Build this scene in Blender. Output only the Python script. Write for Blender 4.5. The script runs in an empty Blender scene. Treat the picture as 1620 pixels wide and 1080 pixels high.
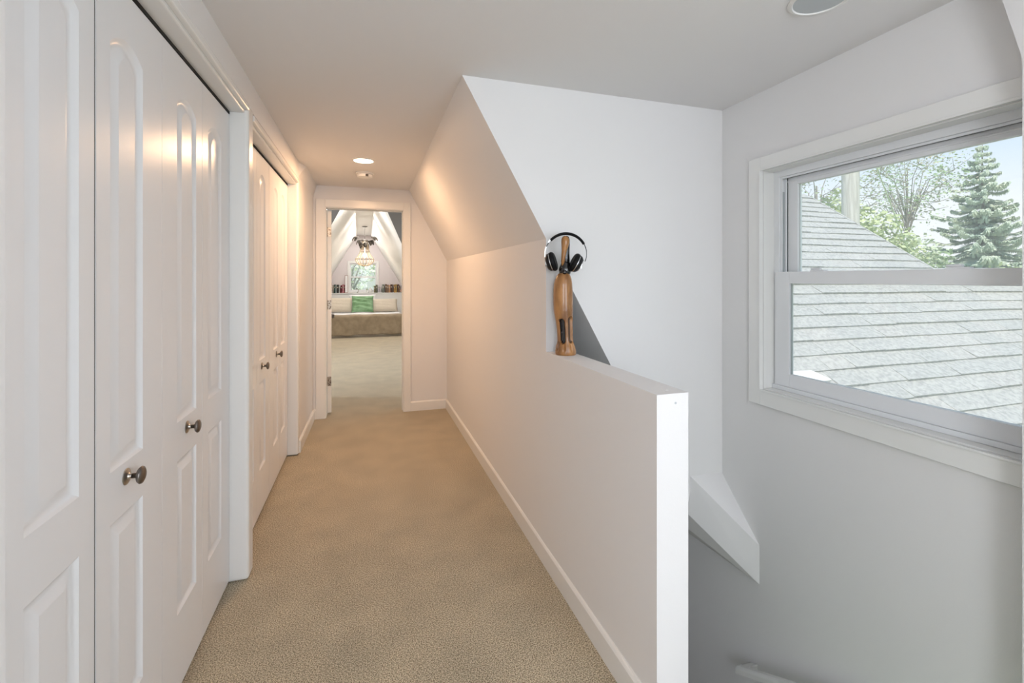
import bpy, bmesh, math, random
from math import sin, cos, pi, radians, tan
from mathutils import Vector, Matrix
random.seed(7)
C = bpy.context.scene.collection

# ---------------------------------------------------------------- camera
cam_d = bpy.data.cameras.new('camera'); cam = bpy.data.objects.new('camera', cam_d); C.objects.link(cam)
cam.location = (0, 0, 1.33)
cam.rotation_euler = (radians(90), 0, radians(-17.5))
cam_d.sensor_width = 36; cam_d.lens = 16.0
cam_d.shift_x = 0; cam_d.shift_y = -99/1620
cam_d.clip_start = 0.02; cam_d.clip_end = 300
bpy.context.scene.camera = cam

# ---------------------------------------------------------------- world, sun, large lights, exposure
vs = bpy.context.scene.view_settings
vs.view_transform = 'Standard'; vs.look = 'None'; vs.exposure = 0.2; vs.gamma = 1.0; vs.use_curve_mapping = False
w = bpy.data.worlds.new('sky'); bpy.context.scene.world = w; w.use_nodes = True
nt = w.node_tree; nt.nodes.clear()
tc = nt.nodes.new('ShaderNodeTexCoord'); sx = nt.nodes.new('ShaderNodeSeparateXYZ')
rp = nt.nodes.new('ShaderNodeValToRGB'); bg = nt.nodes.new('ShaderNodeBackground'); wo = nt.nodes.new('ShaderNodeOutputWorld')
nt.links.new(tc.outputs['Generated'], sx.inputs[0]); nt.links.new(sx.outputs['Z'], rp.inputs[0])
rp.color_ramp.elements[0].position = 0.0; rp.color_ramp.elements[0].color = (0.90, 0.92, 0.95, 1)
rp.color_ramp.elements[1].position = 0.26; rp.color_ramp.elements[1].color = (0.52, 0.71, 0.93, 1)
e = rp.color_ramp.elements.new(0.12); e.color = (0.86, 0.90, 0.97, 1)
e = rp.color_ramp.elements.new(1.0); e.color = (0.33, 0.52, 0.85, 1)
nt.links.new(rp.outputs[0], bg.inputs[0]); bg.inputs[1].default_value = 1.12
nt.links.new(bg.outputs[0], wo.inputs[0])

def lamp(name, kind, loc, rot, energy, color, **kw):
    d = bpy.data.lights.new(name, kind); d.energy = energy; d.color = color
    for k, v in kw.items(): setattr(d, k, v)
    o = bpy.data.objects.new(name, d); C.objects.link(o); o.location = loc; o.rotation_euler = rot
    return o
def aim(o, d): o.rotation_euler = Vector(d).to_track_quat('-Z', 'Y').to_euler()
s = lamp('sun', 'SUN', (0, 0, 12), (0, 0, 0), 4.0, (1, 0.955, 0.88), angle=0.02); aim(s, (0.35, 0.45, -0.82))
# added fill lights, out of view on the landing behind the camera
o = lamp('landing_fill_light', 'AREA', (0.3, -2.86, 1.35), (0, 0, 0), 4, (0.80, 0.88, 1.0), shape='RECTANGLE', size=2.2, size_y=1.5); aim(o, (0.05, 1, 0))
o = lamp('landing_west_fill_light', 'AREA', (-0.46, -1.5, 1.45), (0, 0, 0), 58, (0.86, 0.92, 1.0), shape='RECTANGLE', size=1.6, size_y=1.3); aim(o, (1, 0.72, -0.28))
o = lamp('landing_east_fill_light', 'AREA', (1.74, -1.3, 1.40), (0, 0, 0), 56, (0.83, 0.90, 1.0), shape='RECTANGLE', size=1.5, size_y=1.3); aim(o, (-1, 0.75, 0.12))
# daylight through the bedroom's dormer windows, left and right
o = lamp('dormer_window_light', 'AREA', (-2.66, 6.3, 1.35), (0, 0, 0), 60, (0.90, 0.94, 1.0), shape='RECTANGLE', size=1.5, size_y=1.1); aim(o, (1, 1.2, -0.35))
o = lamp('dormer_window_light_east', 'AREA', (2.66, 6.3, 1.35), (0, 0, 0), 44, (0.90, 0.94, 1.0), shape='RECTANGLE', size=1.5, size_y=1.1); aim(o, (-1, 1.2, -0.35))
lamp('bedroom_ridge_fill', 'AREA', (-0.10, 10.9, 2.49), (0, 0, 0), 30, (1.0, 0.95, 0.91), shape='RECTANGLE', size=0.2, size_y=3.4)  # added fill strip under the ridge, brightens bed, ledge and gable
# added fill lamps under the bedroom ceiling strip and in the lower stairwell
for yy, pw in ((7.0, 9), (8.6, 8)):
    lamp('bedroom_fill_lamp', 'AREA', (-0.06, yy, 2.495), (0, 0, 0), pw, (1.0, 0.93, 0.84), shape='DISK', size=0.16)
o = lamp('lower_stair_fill', 'AREA', (1.34, 3.22, -1.5), (0, 0, 0), 0.8, (0.95, 0.97, 1.0), shape='RECTANGLE', size=0.8, size_y=1.4); aim(o, (0, -1, 0.35))
# portal for the sky in the stair window
p = lamp('stair_window_portal', 'AREA', (1.96, 1.22, 1.33), (0, 0, 0), 1, (1, 1, 1), shape='RECTANGLE', size=0.96, size_y=1.04); aim(p, (-1, 0, 0))
p.data.cycles.is_portal = True

# ---------------------------------------------------------------- materials
def M(name, col, rough=0.6, metal=0.0, noise=None, bump=None, spec=0.5, emit=None, coat=0, sheen=0, grain=None):
    m = bpy.data.materials.new(name); m.use_nodes = True
    n = m.node_tree.nodes; l = m.node_tree.links; b = n['Principled BSDF']
    b.inputs['Base Color'].default_value = (*col, 1); b.inputs['Roughness'].default_value = rough
    b.inputs['Metallic'].default_value = metal; b.inputs['Specular IOR Level'].default_value = spec
    if coat: b.inputs['Coat Weight'].default_value = coat; b.inputs['Coat Roughness'].default_value = 0.12
    if sheen: b.inputs['Sheen Weight'].default_value = sheen
    tc = n.new('ShaderNodeTexCoord')
    if emit:
        b.inputs['Emission Color'].default_value = (*emit[0], 1); b.inputs['Emission Strength'].default_value = emit[1]
    if noise:   # (scale, colour2, contrast lo, hi)
        t = n.new('ShaderNodeTexNoise'); t.inputs['Scale'].default_value = noise[0]; t.inputs['Detail'].default_value = 5
        if grain:
            mp = n.new('ShaderNodeMapping'); mp.inputs['Scale'].default_value = grain
            l.new(tc.outputs['Object'], mp.inputs[0]); l.new(mp.outputs[0], t.inputs['Vector'])
        else: l.new(tc.outputs['Object'], t.inputs['Vector'])
        r = n.new('ShaderNodeValToRGB'); r.color_ramp.elements[0].position = noise[2]; r.color_ramp.elements[1].position = noise[3]
        r.color_ramp.elements[0].color = (*noise[1], 1); r.color_ramp.elements[1].color = (*col, 1)
        l.new(t.outputs['Fac'], r.inputs[0]); l.new(r.outputs[0], b.inputs['Base Color'])
    if bump:    # (scale, strength, distance)
        t2 = n.new('ShaderNodeTexNoise'); t2.inputs['Scale'].default_value = bump[0]; t2.inputs['Detail'].default_value = 4
        l.new(tc.outputs['Object'], t2.inputs['Vector'])
        bp = n.new('ShaderNodeBump'); bp.inputs['Strength'].default_value = bump[1]; bp.inputs['Distance'].default_value = bump[2]
        l.new(t2.outputs['Fac'], bp.inputs['Height']); l.new(bp.outputs[0], b.inputs['Normal'])
    return m
WALL = M('wall_paint', (0.80, 0.788, 0.778), 0.55, bump=(220, 0.08, 0.002), spec=0.35)
CEIL = M('ceiling_paint', (0.80, 0.785, 0.775), 0.8, bump=(160, 0.06, 0.002), spec=0.2)
BWALL = M('bedroom_wall_paint', (0.74, 0.68, 0.68), 0.7)
BSLOPE = M('bedroom_slope_paint', (0.83, 0.81, 0.78), 0.5, spec=0.3)
TRIM = M('gloss_trim_paint', (0.83, 0.825, 0.80), 0.27, bump=(90, 0.03, 0.001))
DOORP = M('gloss_door_paint', (0.83, 0.835, 0.84), 0.29, bump=(70, 0.05, 0.001))
VINYL = M('white_vinyl', (0.80, 0.81, 0.82), 0.35)
TRACK = M('grey_sash_channel', (0.42, 0.46, 0.46), 0.5)
DARK = M('dark_gap_shade', (0.02, 0.018, 0.015), 0.9)
CLOSET = M('closet_interior', (0.10, 0.09, 0.08), 0.9)
NICKEL = M('brushed_nickel', (0.50, 0.46, 0.41), 0.28, 1.0)
PEWTER = M('aged_pewter', (0.20, 0.18, 0.165), 0.33, 1.0)
HINGE = M('aged_hinge_metal', (0.16, 0.12, 0.09), 0.4, 0.9, noise=(60, (0.5, 0.45, 0.38), 0.45, 0.6))
def carpet_mat():
    m = M('carpet_pile', (0.4, 0.33, 0.23), 1.0, spec=0.05, sheen=0.25)
    n = m.node_tree.nodes; l = m.node_tree.links; b = n['Principled BSDF']
    tc = n.new('ShaderNodeTexCoord')
    a = n.new('ShaderNodeTexNoise'); a.inputs['Scale'].default_value = 230; a.inputs['Detail'].default_value = 4
    c = n.new('ShaderNodeTexNoise'); c.inputs['Scale'].default_value = 5; c.inputs['Detail'].default_value = 4
    v = n.new('ShaderNodeTexVoronoi'); v.inputs['Scale'].default_value = 330
    for t in (a, c, v): l.new(tc.outputs['Object'], t.inputs['Vector'])
    r = n.new('ShaderNodeValToRGB'); r.color_ramp.elements[0].position = 0.39; r.color_ramp.elements[1].position = 0.61
    r.color_ramp.elements[0].color = (0.21, 0.165, 0.098, 1); r.color_ramp.elements[1].color = (0.76, 0.665, 0.485, 1)
    r2 = n.new('ShaderNodeValToRGB'); r2.color_ramp.elements[0].position = 0.3; r2.color_ramp.elements[1].position = 0.7
    r2.color_ramp.elements[0].color = (0.86, 0.86, 0.86, 1); r2.color_ramp.elements[1].color = (1.06, 1.05, 1.04, 1)
    mx = n.new('ShaderNodeMix'); mx.data_type = 'RGBA'; mx.blend_type = 'MULTIPLY'; mx.inputs[0].default_value = 1
    l.new(a.outputs['Fac'], r.inputs[0]); l.new(c.outputs['Fac'], r2.inputs[0])
    l.new(r.outputs[0], mx.inputs[6]); l.new(r2.outputs[0], mx.inputs[7]); l.new(mx.outputs[2], b.inputs['Base Color'])
    bp = n.new('ShaderNodeBump'); bp.inputs['Strength'].default_value = 0.7; bp.inputs['Distance'].default_value = 0.004
    l.new(v.outputs['Distance'], bp.inputs['Height']); l.new(bp.outputs[0], b.inputs['Normal'])
    return m
CARPET = carpet_mat()
def glass_mat():
    m = bpy.data.materials.new('window_glass'); m.use_nodes = True; n = m.node_tree.nodes; l = m.node_tree.links; n.clear()
    o = n.new('ShaderNodeOutputMaterial'); t = n.new('ShaderNodeBsdfTransparent'); g = n.new('ShaderNodeBsdfGlossy'); mx = n.new('ShaderNodeMixShader'); f = n.new('ShaderNodeFresnel')
    t.inputs[0].default_value = (0.98, 0.985, 0.975, 1); g.inputs['Roughness'].default_value = 0.02; f.inputs[0].default_value = 1.3
    d = n.new('ShaderNodeBsdfTranslucent'); d.inputs[0].default_value = (1, 0.985, 0.96, 1); md = n.new('ShaderNodeMixShader'); md.inputs[0].default_value = 0.12   # pale translucent layer stands in for glare haze over the view
    l.new(t.outputs[0], md.inputs[1]); l.new(d.outputs[0], md.inputs[2])
    l.new(f.outputs[0], mx.inputs[0]); l.new(md.outputs[0], mx.inputs[1]); l.new(g.outputs[0], mx.inputs[2]); l.new(mx.outputs[0], o.inputs[0])
    return m
GLASS = glass_mat()
SHINGLE = [M('asphalt_shingle_pale', (0.49, 0.475, 0.44), 0.95, noise=(38, (0.34, 0.335, 0.315), 0.35, 0.6), bump=(200, 0.5, 0.003)),
           M('asphalt_shingle_grey', (0.47, 0.46, 0.43), 0.95, noise=(38, (0.33, 0.325, 0.305), 0.35, 0.6), bump=(200, 0.5, 0.003)),
           M('asphalt_shingle_warm', (0.50, 0.48, 0.445), 0.95, noise=(38, (0.36, 0.345, 0.32), 0.35, 0.6), bump=(200, 0.5, 0.003))]
ROOFDK = M('dark_roof_deck', (0.12, 0.125, 0.12), 0.95)  # dark tone of the deck under the shingles
LEAF_SPR = M('spruce_needles', (0.50, 0.59, 0.49), 0.8, noise=(1.2, (0.74, 0.78, 0.64), 0.4, 0.62))
LEAF_BR = M('light_green_leaves', (0.62, 0.66, 0.36), 0.7, noise=(1.5, (0.45, 0.52, 0.28), 0.4, 0.6))
LEAF_MID = M('mid_green_leaves', (0.40, 0.50, 0.30), 0.7, noise=(1.5, (0.60, 0.64, 0.46), 0.4, 0.6))
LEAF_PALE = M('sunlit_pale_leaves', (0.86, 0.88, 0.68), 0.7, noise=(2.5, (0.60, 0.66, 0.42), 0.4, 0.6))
LEAF_RUST = M('sparse_leaves', (0.50, 0.46, 0.36), 0.7, noise=(2, (0.42, 0.55, 0.32), 0.45, 0.6))
BARK = M('bark', (0.40, 0.36, 0.32), 0.9, noise=(8, (0.28, 0.25, 0.22), 0.4, 0.6))
POLE = M('weathered_pole', (0.66, 0.63, 0.58), 0.8, noise=(5, (0.50, 0.47, 0.42), 0.4, 0.62), grain=(6, 6, 0.4))
LAWN = M('lawn', (0.30, 0.38, 0.16), 0.9, noise=(3, (0.22, 0.3, 0.1), 0.4, 0.6))
WOOD = M('carved_tan_wood', (0.45, 0.215, 0.07), 0.30, noise=(9, (0.20, 0.08, 0.022), 0.34, 0.62), grain=(2.2, 2.2, 0.8), coat=0.3)
BLACKG = M('black_lacquer', (0.012, 0.010, 0.010), 0.12, coat=0.6)
BLACKP = M('black_plastic', (0.008, 0.008, 0.009), 0.3, spec=0.35)
PAD = M('black_leatherette', (0.006, 0.006, 0.007), 0.6, spec=0.2)
SILVER = M('silver_trim', (0.72, 0.73, 0.75), 0.22, 1.0)
WHITEP = M('white_plastic', (0.82, 0.81, 0.78), 0.45)
GREYL = M('unlit_lamp_lens', (0.50, 0.53, 0.54), 0.35)

# ---------------------------------------------------------------- mesh helpers
class MB:
    def __init__(s): s.v = []; s.f = []; s.m = []
    def add(s, vs, fs, mi=0):
        o = len(s.v); s.v += [tuple(p) for p in vs]; s.f += [tuple(i+o for i in f) for f in fs]; s.m += [mi]*len(fs)
    def box(s, x0, x1, y0, y1, z0, z1, mi=0):
        s.add([(x0,y0,z0),(x1,y0,z0),(x1,y1,z0),(x0,y1,z0),(x0,y0,z1),(x1,y0,z1),(x1,y1,z1),(x0,y1,z1)],
              [(0,3,2,1),(4,5,6,7),(0,1,5,4),(1,2,6,5),(2,3,7,6),(3,0,4,7)], mi)
    def loft(s, A, B, mi=0, cap=True):      # two matching rings
        n = len(A); s.add(list(A)+list(B), [(i,(i+1)%n,n+(i+1)%n,n+i) for i in range(n)] + ([tuple(range(n))[::-1], tuple(range(n,2*n))] if cap else []), mi)
    def rings(s, R, mi=0, cap=True, close=False):
        n = len(R[0]); vs = [p for r in R for p in r]; fs = []
        k = len(R)
        for j in range(k if close else k-1):
            for i in range(n):
                a = j*n; b = ((j+1) % k)*n
                fs.append((a+i, a+(i+1)%n, b+(i+1)%n, b+i))
        if cap and not close: fs += [tuple(range(n))[::-1], tuple(range((k-1)*n, k*n))]
        s.add(vs, fs, mi)
    def tube(s, P, r, n=10, mi=0, cap=True):
        P = [Vector(p) for p in P]; R = []
        rr = r if isinstance(r, (list, tuple)) else [r]*len(P)
        t0 = (P[1]-P[0]).normalized(); up = Vector((0,0,1)) if abs(t0.z) < .9 else Vector((1,0,0)); u = t0.cross(up).normalized()
        for i, p in enumerate(P):
            t = (P[min(i+1,len(P)-1)]-P[max(i-1,0)]).normalized(); u = (u - t*u.dot(t)).normalized(); w_ = t.cross(u)
            R.append([p + (u*cos(2*pi*k/n) + w_*sin(2*pi*k/n))*rr[i] for k in range(n)])
        s.rings(R, mi, cap)
    def lathe(s, prof, c=(0,0,0), ax=(0,0,1), n=24, mi=0, cap=True):  # prof: (r, h) along ax
        ax = Vector(ax).normalized(); up = Vector((0,0,1)) if abs(ax.z) < .9 else Vector((1,0,0)); u = ax.cross(up).normalized(); w_ = ax.cross(u); c = Vector(c)
        s.rings([[c + ax*h + (u*cos(2*pi*k/n) + w_*sin(2*pi*k/n))*max(r, 1e-4) for k in range(n)] for r, h in prof], mi, cap)
    def sphere(s, c, r, n=10, m=7, mi=0, sc=(1,1,1)):
        R = []
        for j in range(1, m):
            a = pi*j/m; R.append([(c[0]+sc[0]*r*sin(a)*cos(2*pi*k/n), c[1]+sc[1]*r*sin(a)*sin(2*pi*k/n), c[2]-sc[2]*r*cos(a)) for k in range(n)])
        s.rings(R, mi)
    def build(s, name, mat, parent=None, smooth=False, bevel=0, seg=2):
        me = bpy.data.meshes.new(name); me.from_pydata([tuple(p) for p in s.v], [], s.f)
        mats = mat if isinstance(mat, (list, tuple)) else [mat]
        for m in mats: me.materials.append(m)
        if len(mats) > 1:
            for p_, i in zip(me.polygons, s.m): p_.material_index = i
        bm = bmesh.new(); bm.from_mesh(me)
        if not getattr(s, 'keep', False): bmesh.ops.recalc_face_normals(bm, faces=bm.faces)
        bm.to_mesh(me); bm.free()
        if smooth:
            for p_ in me.polygons: p_.use_smooth = True
            if smooth != 'all': me.set_sharp_from_angle(angle=radians(40))
        ob = bpy.data.objects.new(name, me); C.objects.link(ob)
        if parent: ob.parent = parent; ob.matrix_parent_inverse = parent.matrix_world.inverted() if False else Matrix.Identity(4)
        if bevel:
            bv = ob.modifiers.new('bevel', 'BEVEL'); bv.width = bevel; bv.segments = seg; bv.limit_method = 'ANGLE'; bv.angle_limit = radians(50)
        return ob
def bx(*a):
    m = MB(); m.box(*a); return m
def tag(o, label=None, cat=None, group=None, kind=None):
    if label: o['label'] = label
    if cat: o['category'] = cat
    if group: o['group'] = group
    if kind: o['kind'] = kind
    return o
def empty(name, loc=(0,0,0), label=None, cat=None, group=None, kind=None, rz=0):
    o = bpy.data.objects.new(name, None); C.objects.link(o); o.location = loc; o.rotation_euler = (0,0,rz); o.empty_display_size = .05
    return tag(o, label, cat, group, kind)
def struct(mb, name, mat, label=None, **k):
    o = mb.build(name, mat, **k); o['kind'] = 'structure'
    if label: o['label'] = label
    return o
def copy_tree(o, parent=None):
    c = o.copy(); C.objects.link(c); c.parent = parent
    for ch in list(o.children): copy_tree(ch, c)
    return c

CZ = 2.22          # hall ceiling
# ---------------------------------------------------------------- SHELL
m = MB()
m.box(-1.25, 0.80, -3.0, 4.80, -0.22, 0)           # hall
m.box(0.80, 1.785, -3.0, -0.2, -0.22, 0)           # landing behind the camera
m.box(-2.7, 2.7, 4.80, 13.2, -0.22, 0)             # bedroom
struct(m, 'floor', CARPET, 'beige looped carpet running down the hall into the bedroom')

m = MB(); m.box(-1.25, 1.95, -3.0, 4.80, CZ, CZ+0.12)
struct(m, 'ceiling', CEIL, 'flat white ceiling over the hall and stairwell')

# left wall: header over both closets, near part and the far piece with its chamfer
m = MB()
m.box(-0.62, -0.508, -3.0, 3.80, 2.092, CZ)
m.box(-0.62, -0.508, -3.0, 0.86, 0, 2.092)
m.box(-1.25, -1.20, 0.8, 3.9, 0, 2.1)              # closet backs
m.box(-1.25, -0.62, 0.80, 0.86, 0, 2.3); m.box(-1.25, -0.62, 2.29, 2.31, 0, 2.3); m.box(-1.25, -0.62, 3.80, 3.86, 0, 2.3)
struct(m, 'wall_left', WALL, 'white painted wall above and beside the closets')
m = MB()
def sec(y, x, xt): return [(-0.66, y, 0), (x, y, 0), (x, y, 2.11), (xt, y, CZ), (-0.66, y, CZ)]
m.loft(sec(3.80, -0.512, -0.508), sec(3.92, -0.512, -0.47)); m.loft(sec(3.92, -0.512, -0.47), sec(4.68, -0.500, -0.468))
struct(m, 'wall_left_far', WALL, 'short white wall between the far closet and the bedroom doorway', smooth=False)

# glossy closet trim (jambs, heads, pilasters)
def trimset(n, y0, y1, zt, pil0, pil1, label):
    m = MB()
    m.box(-0.62, -0.518, y0, y1, zt, 2.092)                # head jamb
    m.box(-0.52, -0.500, y0, y1, zt+0.012, zt+0.040)       # bead along the head
    struct(m, 'trim_%d' % n, TRIM, label, bevel=0.005)
    m = MB(); m.box(-0.62, -0.504, pil0, pil1, 0.004, 2.10)
    struct(m, 'trim_%d' % (n+1), TRIM, label.replace('head trim over', 'rounded jamb at the far side of'), bevel=0.014, seg=3)
trimset(1, 0.86, 2.262, 2.058, 2.262, 2.350, 'white gloss head trim over the nearer closet')
trimset(3, 2.350, 3.752, 2.040, 3.752, 3.815, 'white gloss head trim over the farther closet')
m = MB(); m.box(-0.60, -0.5765, 0.86, 2.260, 2.0475, 2.0584); m.box(-0.60, -0.5765, 2.352, 3.750, 2.0295, 2.0404)
m.box(-0.606, -0.5805, 1.2376, 1.2442, 0.022, 2.044); m.box(-0.64, -0.60, 0.86, 2.262, 2.040, 2.06); m.box(-0.64, -0.60, 2.35, 3.752, 2.022, 2.042)
struct(m, 'trim_5', DARK, 'closet door track, with dark strips standing for the shade in the gaps')  # dark strips stand in for shade above and between the door leaves

# far wall with the doorway to the bedroom
FY = 4.68
m = MB()
m.box(-2.70, -0.397, FY, FY+0.12, 0, 2.64); m.box(0.341, 2.70, FY, FY+0.12, 0, 2.64); m.box(-0.397, 0.341, FY, FY+0.12, 2.020, 2.64)
struct(m, 'wall_far', WALL, 'white end wall of the hall around the bedroom doorway')
m = MB()
m.box(-0.397, -0.385, FY-0.004, FY+0.124, 0, 2.022); m.box(0.329, 0.341, FY-0.004, FY+0.124, 0, 2.022); m.box(-0.385, 0.329, FY-0.004, FY+0.124, 2.010, 2.022)
m.box(-0.475, -0.393, FY-0.018, FY, 0, 2.092); m.box(0.337, 0.404, FY-0.018, FY, 0, 2.092); m.box(-0.393, 0.337, FY-0.018, FY, 2.016, 2.092)
m.box(0.322, 0.329, FY+0.05, FY+0.07, 0, 2.010); m.box(-0.385, 0.322, FY+0.05, FY+0.07, 2.004, 2.010)
struct(m, 'trim_6', TRIM, 'white casing around the bedroom doorway', bevel=0.003)

# right hall wall with its attic slope, then the half wall
def rsec(y, x): return [(x, y, 0), (x, y, 1.516), (0.385, y, CZ+0.01), (1.0, y, CZ+0.01), (1.0, y, 1.5), (0.885, y, 1.3), (0.885, y, 0)]
m = MB(); m.loft(rsec(1.962, 0.784), rsec(4.70, 0.771))
struct(m, 'wall_right', WALL, 'white hall wall with the sloping attic ceiling above it')
m = MB()
m.loft([(0.798,1.133,0),(0.907,1.133,0),(0.907,1.133,0.993),(0.798,1.133,0.993)], [(0.784,1.962,0),(0.893,1.962,0),(0.893,1.962,0.993),(0.784,1.962,0.993)])
m.loft([(0.80,1.133,-2.7),(0.907,1.133,-2.7),(0.907,1.133,0),(0.80,1.133,0)], [(0.80,3.3,-2.7),(0.893,3.3,-2.7),(0.893,3.3,0),(0.80,3.3,0)])
hw = struct(m, 'wall_half', WALL, 'white half wall with a flat top between hall and stairwell')
m = MB(); m.lathe([(0.0045,0),(0.0045,0.0012),(0.002,0.0014)], (0.862, 1.175, 0.993), n=10); m.build('screw_plug', WHITEP, hw)
m = MB(); m.lathe([(0.0035,0),(0.0035,0.0012)], (0.862, 1.133, 0.965), ax=(0,-1,0), n=10); m.build('screw_plug', GREYL, hw)

# far stairwell wall: its lower left corner is cut along the attic slope, bulkhead in the corner
m = MB()
P = [(0.884,CZ),(1.785,CZ),(1.785,0.306),(1.60,0.31),(1.56,0.122),(0.884,1.339)]
m.loft([(x,1.963,z) for x,z in P], [(x,2.06,z) for x,z in P])
struct(m, 'wall_stair_far', WALL, 'white stairwell wall cut off on a diagonal at lower left')
m = MB()
m.v = [(1.785,1.966,0.306),(1.580,1.966,0.318),(1.785,1.722,0.054),(1.785,1.722,-0.133),(1.575,1.985,0.118),(1.785,2.223,-0.153),(1.785,2.223,0.3),(1.60,2.2,0.3),(1.50,2.3,0.10)]
m.f = [(0,2,1),(1,2,3,4),(3,5,8,4),(0,1,7,6),(1,4,8,7),(0,6,5,3,2),(6,7,8,5)]; m.m = [0]*7
struct(m, 'wall_bulkhead', WALL, 'white wedge shaped bulkhead in the corner of the stairwell')
# stairwell sides
m = MB()
WX = 1.785
def wallhole(m, x0, x1, Y0, Y1, Z0, Z1, y0, y1, z0, z1):
    m.box(x0,x1,Y0,y0,Z0,Z1); m.box(x0,x1,y1,Y1,Z0,Z1); m.box(x0,x1,y0,y1,Z0,z0); m.box(x0,x1,y0,y1,z1,Z1)
wallhole(m, WX, WX+0.16, -3.0, 4.2, -2.9, CZ+0.1, 0.66, 1.70, 0.808, 1.842)
struct(m, 'wall_window', WALL, 'white outer wall of the stairwell around the window')
m = MB(); m.box(0.80, WX, 3.3, 3.4, -2.9, 1.6); m.box(0.80, WX, -3.0, 3.4, -3.0, -2.7)
struct(m, 'wall_stair_back', WALL, 'lower stairwell end wall')
m = MB()   # soffit over the lower flight
m.add([(0.885,2.06,1.34),(1.56,2.06,0.12),(1.56,3.35,0.12),(0.885,3.35,1.34)], [(0,1,2,3)]); m.add([(1.56,2.06,0.12),(1.785,2.2,-0.14),(1.785,3.35,-0.14),(1.56,3.35,0.12)], [(0,1,2,3)])
struct(m, 'ceiling_stair', WALL, 'sloping soffit over the lower stairs')
m = MB()   # stub wall at the right edge
Q = [(-0.6,-2.8),(0.765,-2.8),(0.765,1.93),(0.83,2.22),(-0.6,2.22)]
m.loft([(1.70,y,z) for y,z in Q], [(WX,y,z) for y,z in Q])
struct(m, 'wall_stub', WALL, 'edge of a white wall at the right margin')
m = MB(); m.box(-0.66, 1.95, -3.1, -3.0, 0, CZ)
struct(m, 'wall_back', WALL)
m = MB(); m.box(-0.85, 1.45, -2.985, -2.93, 0.50, 0.58); m.box(-0.85+0.3, 1.45, -2.985, -2.93, 2.12, 2.18)
struct(m, 'trim_7', TRIM)

# stairs going down beside the window wall
st = empty('stairs', (0,0,0), kind='structure')
for k in range(12):
    y = -0.2 + 0.27*k; z = -0.19*(k+1)
    m = MB(); m.box(0.908, 1.699 if y < 0.5 else 1.784, y, y+0.285, z-0.19, z); ob = m.build('step', CARPET, st, bevel=0.01)

# baseboards
def baseboard(name, pts, inward, label, h_=0.096, t=0.016):
    m = MB()
    (x0,y0),(x1,y1) = pts; nx, ny = inward
    prof = [(0,0),(t,0),(t,h_-0.012),(t-0.005,h_-0.003),(t-0.009,h_),(0,h_)]
    m.loft([(x0+nx*a, y0+ny*a, z) for a,z in prof], [(x1+nx*a, y1+ny*a, z) for a,z in prof])
    return struct(m, name, TRIM, label)
baseboard('baseboard_right', [(0.7985,1.133),(0.771,4.69)], (-1,0), 'white baseboard along the half wall and right hall wall')
baseboard('baseboard_far', [(0.404,FY),(0.772,FY)], (0,-1), 'white baseboard right of the bedroom doorway')
baseboard('baseboard_left', [(-0.512,3.81),(-0.50,4.69)], (1,0), 'white baseboard beyond the farther closet')
baseboard('baseboard_left_far', [(-0.50,FY),(-0.475,FY)], (0,-1), 'white baseboard stub left of the bedroom doorway')

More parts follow.
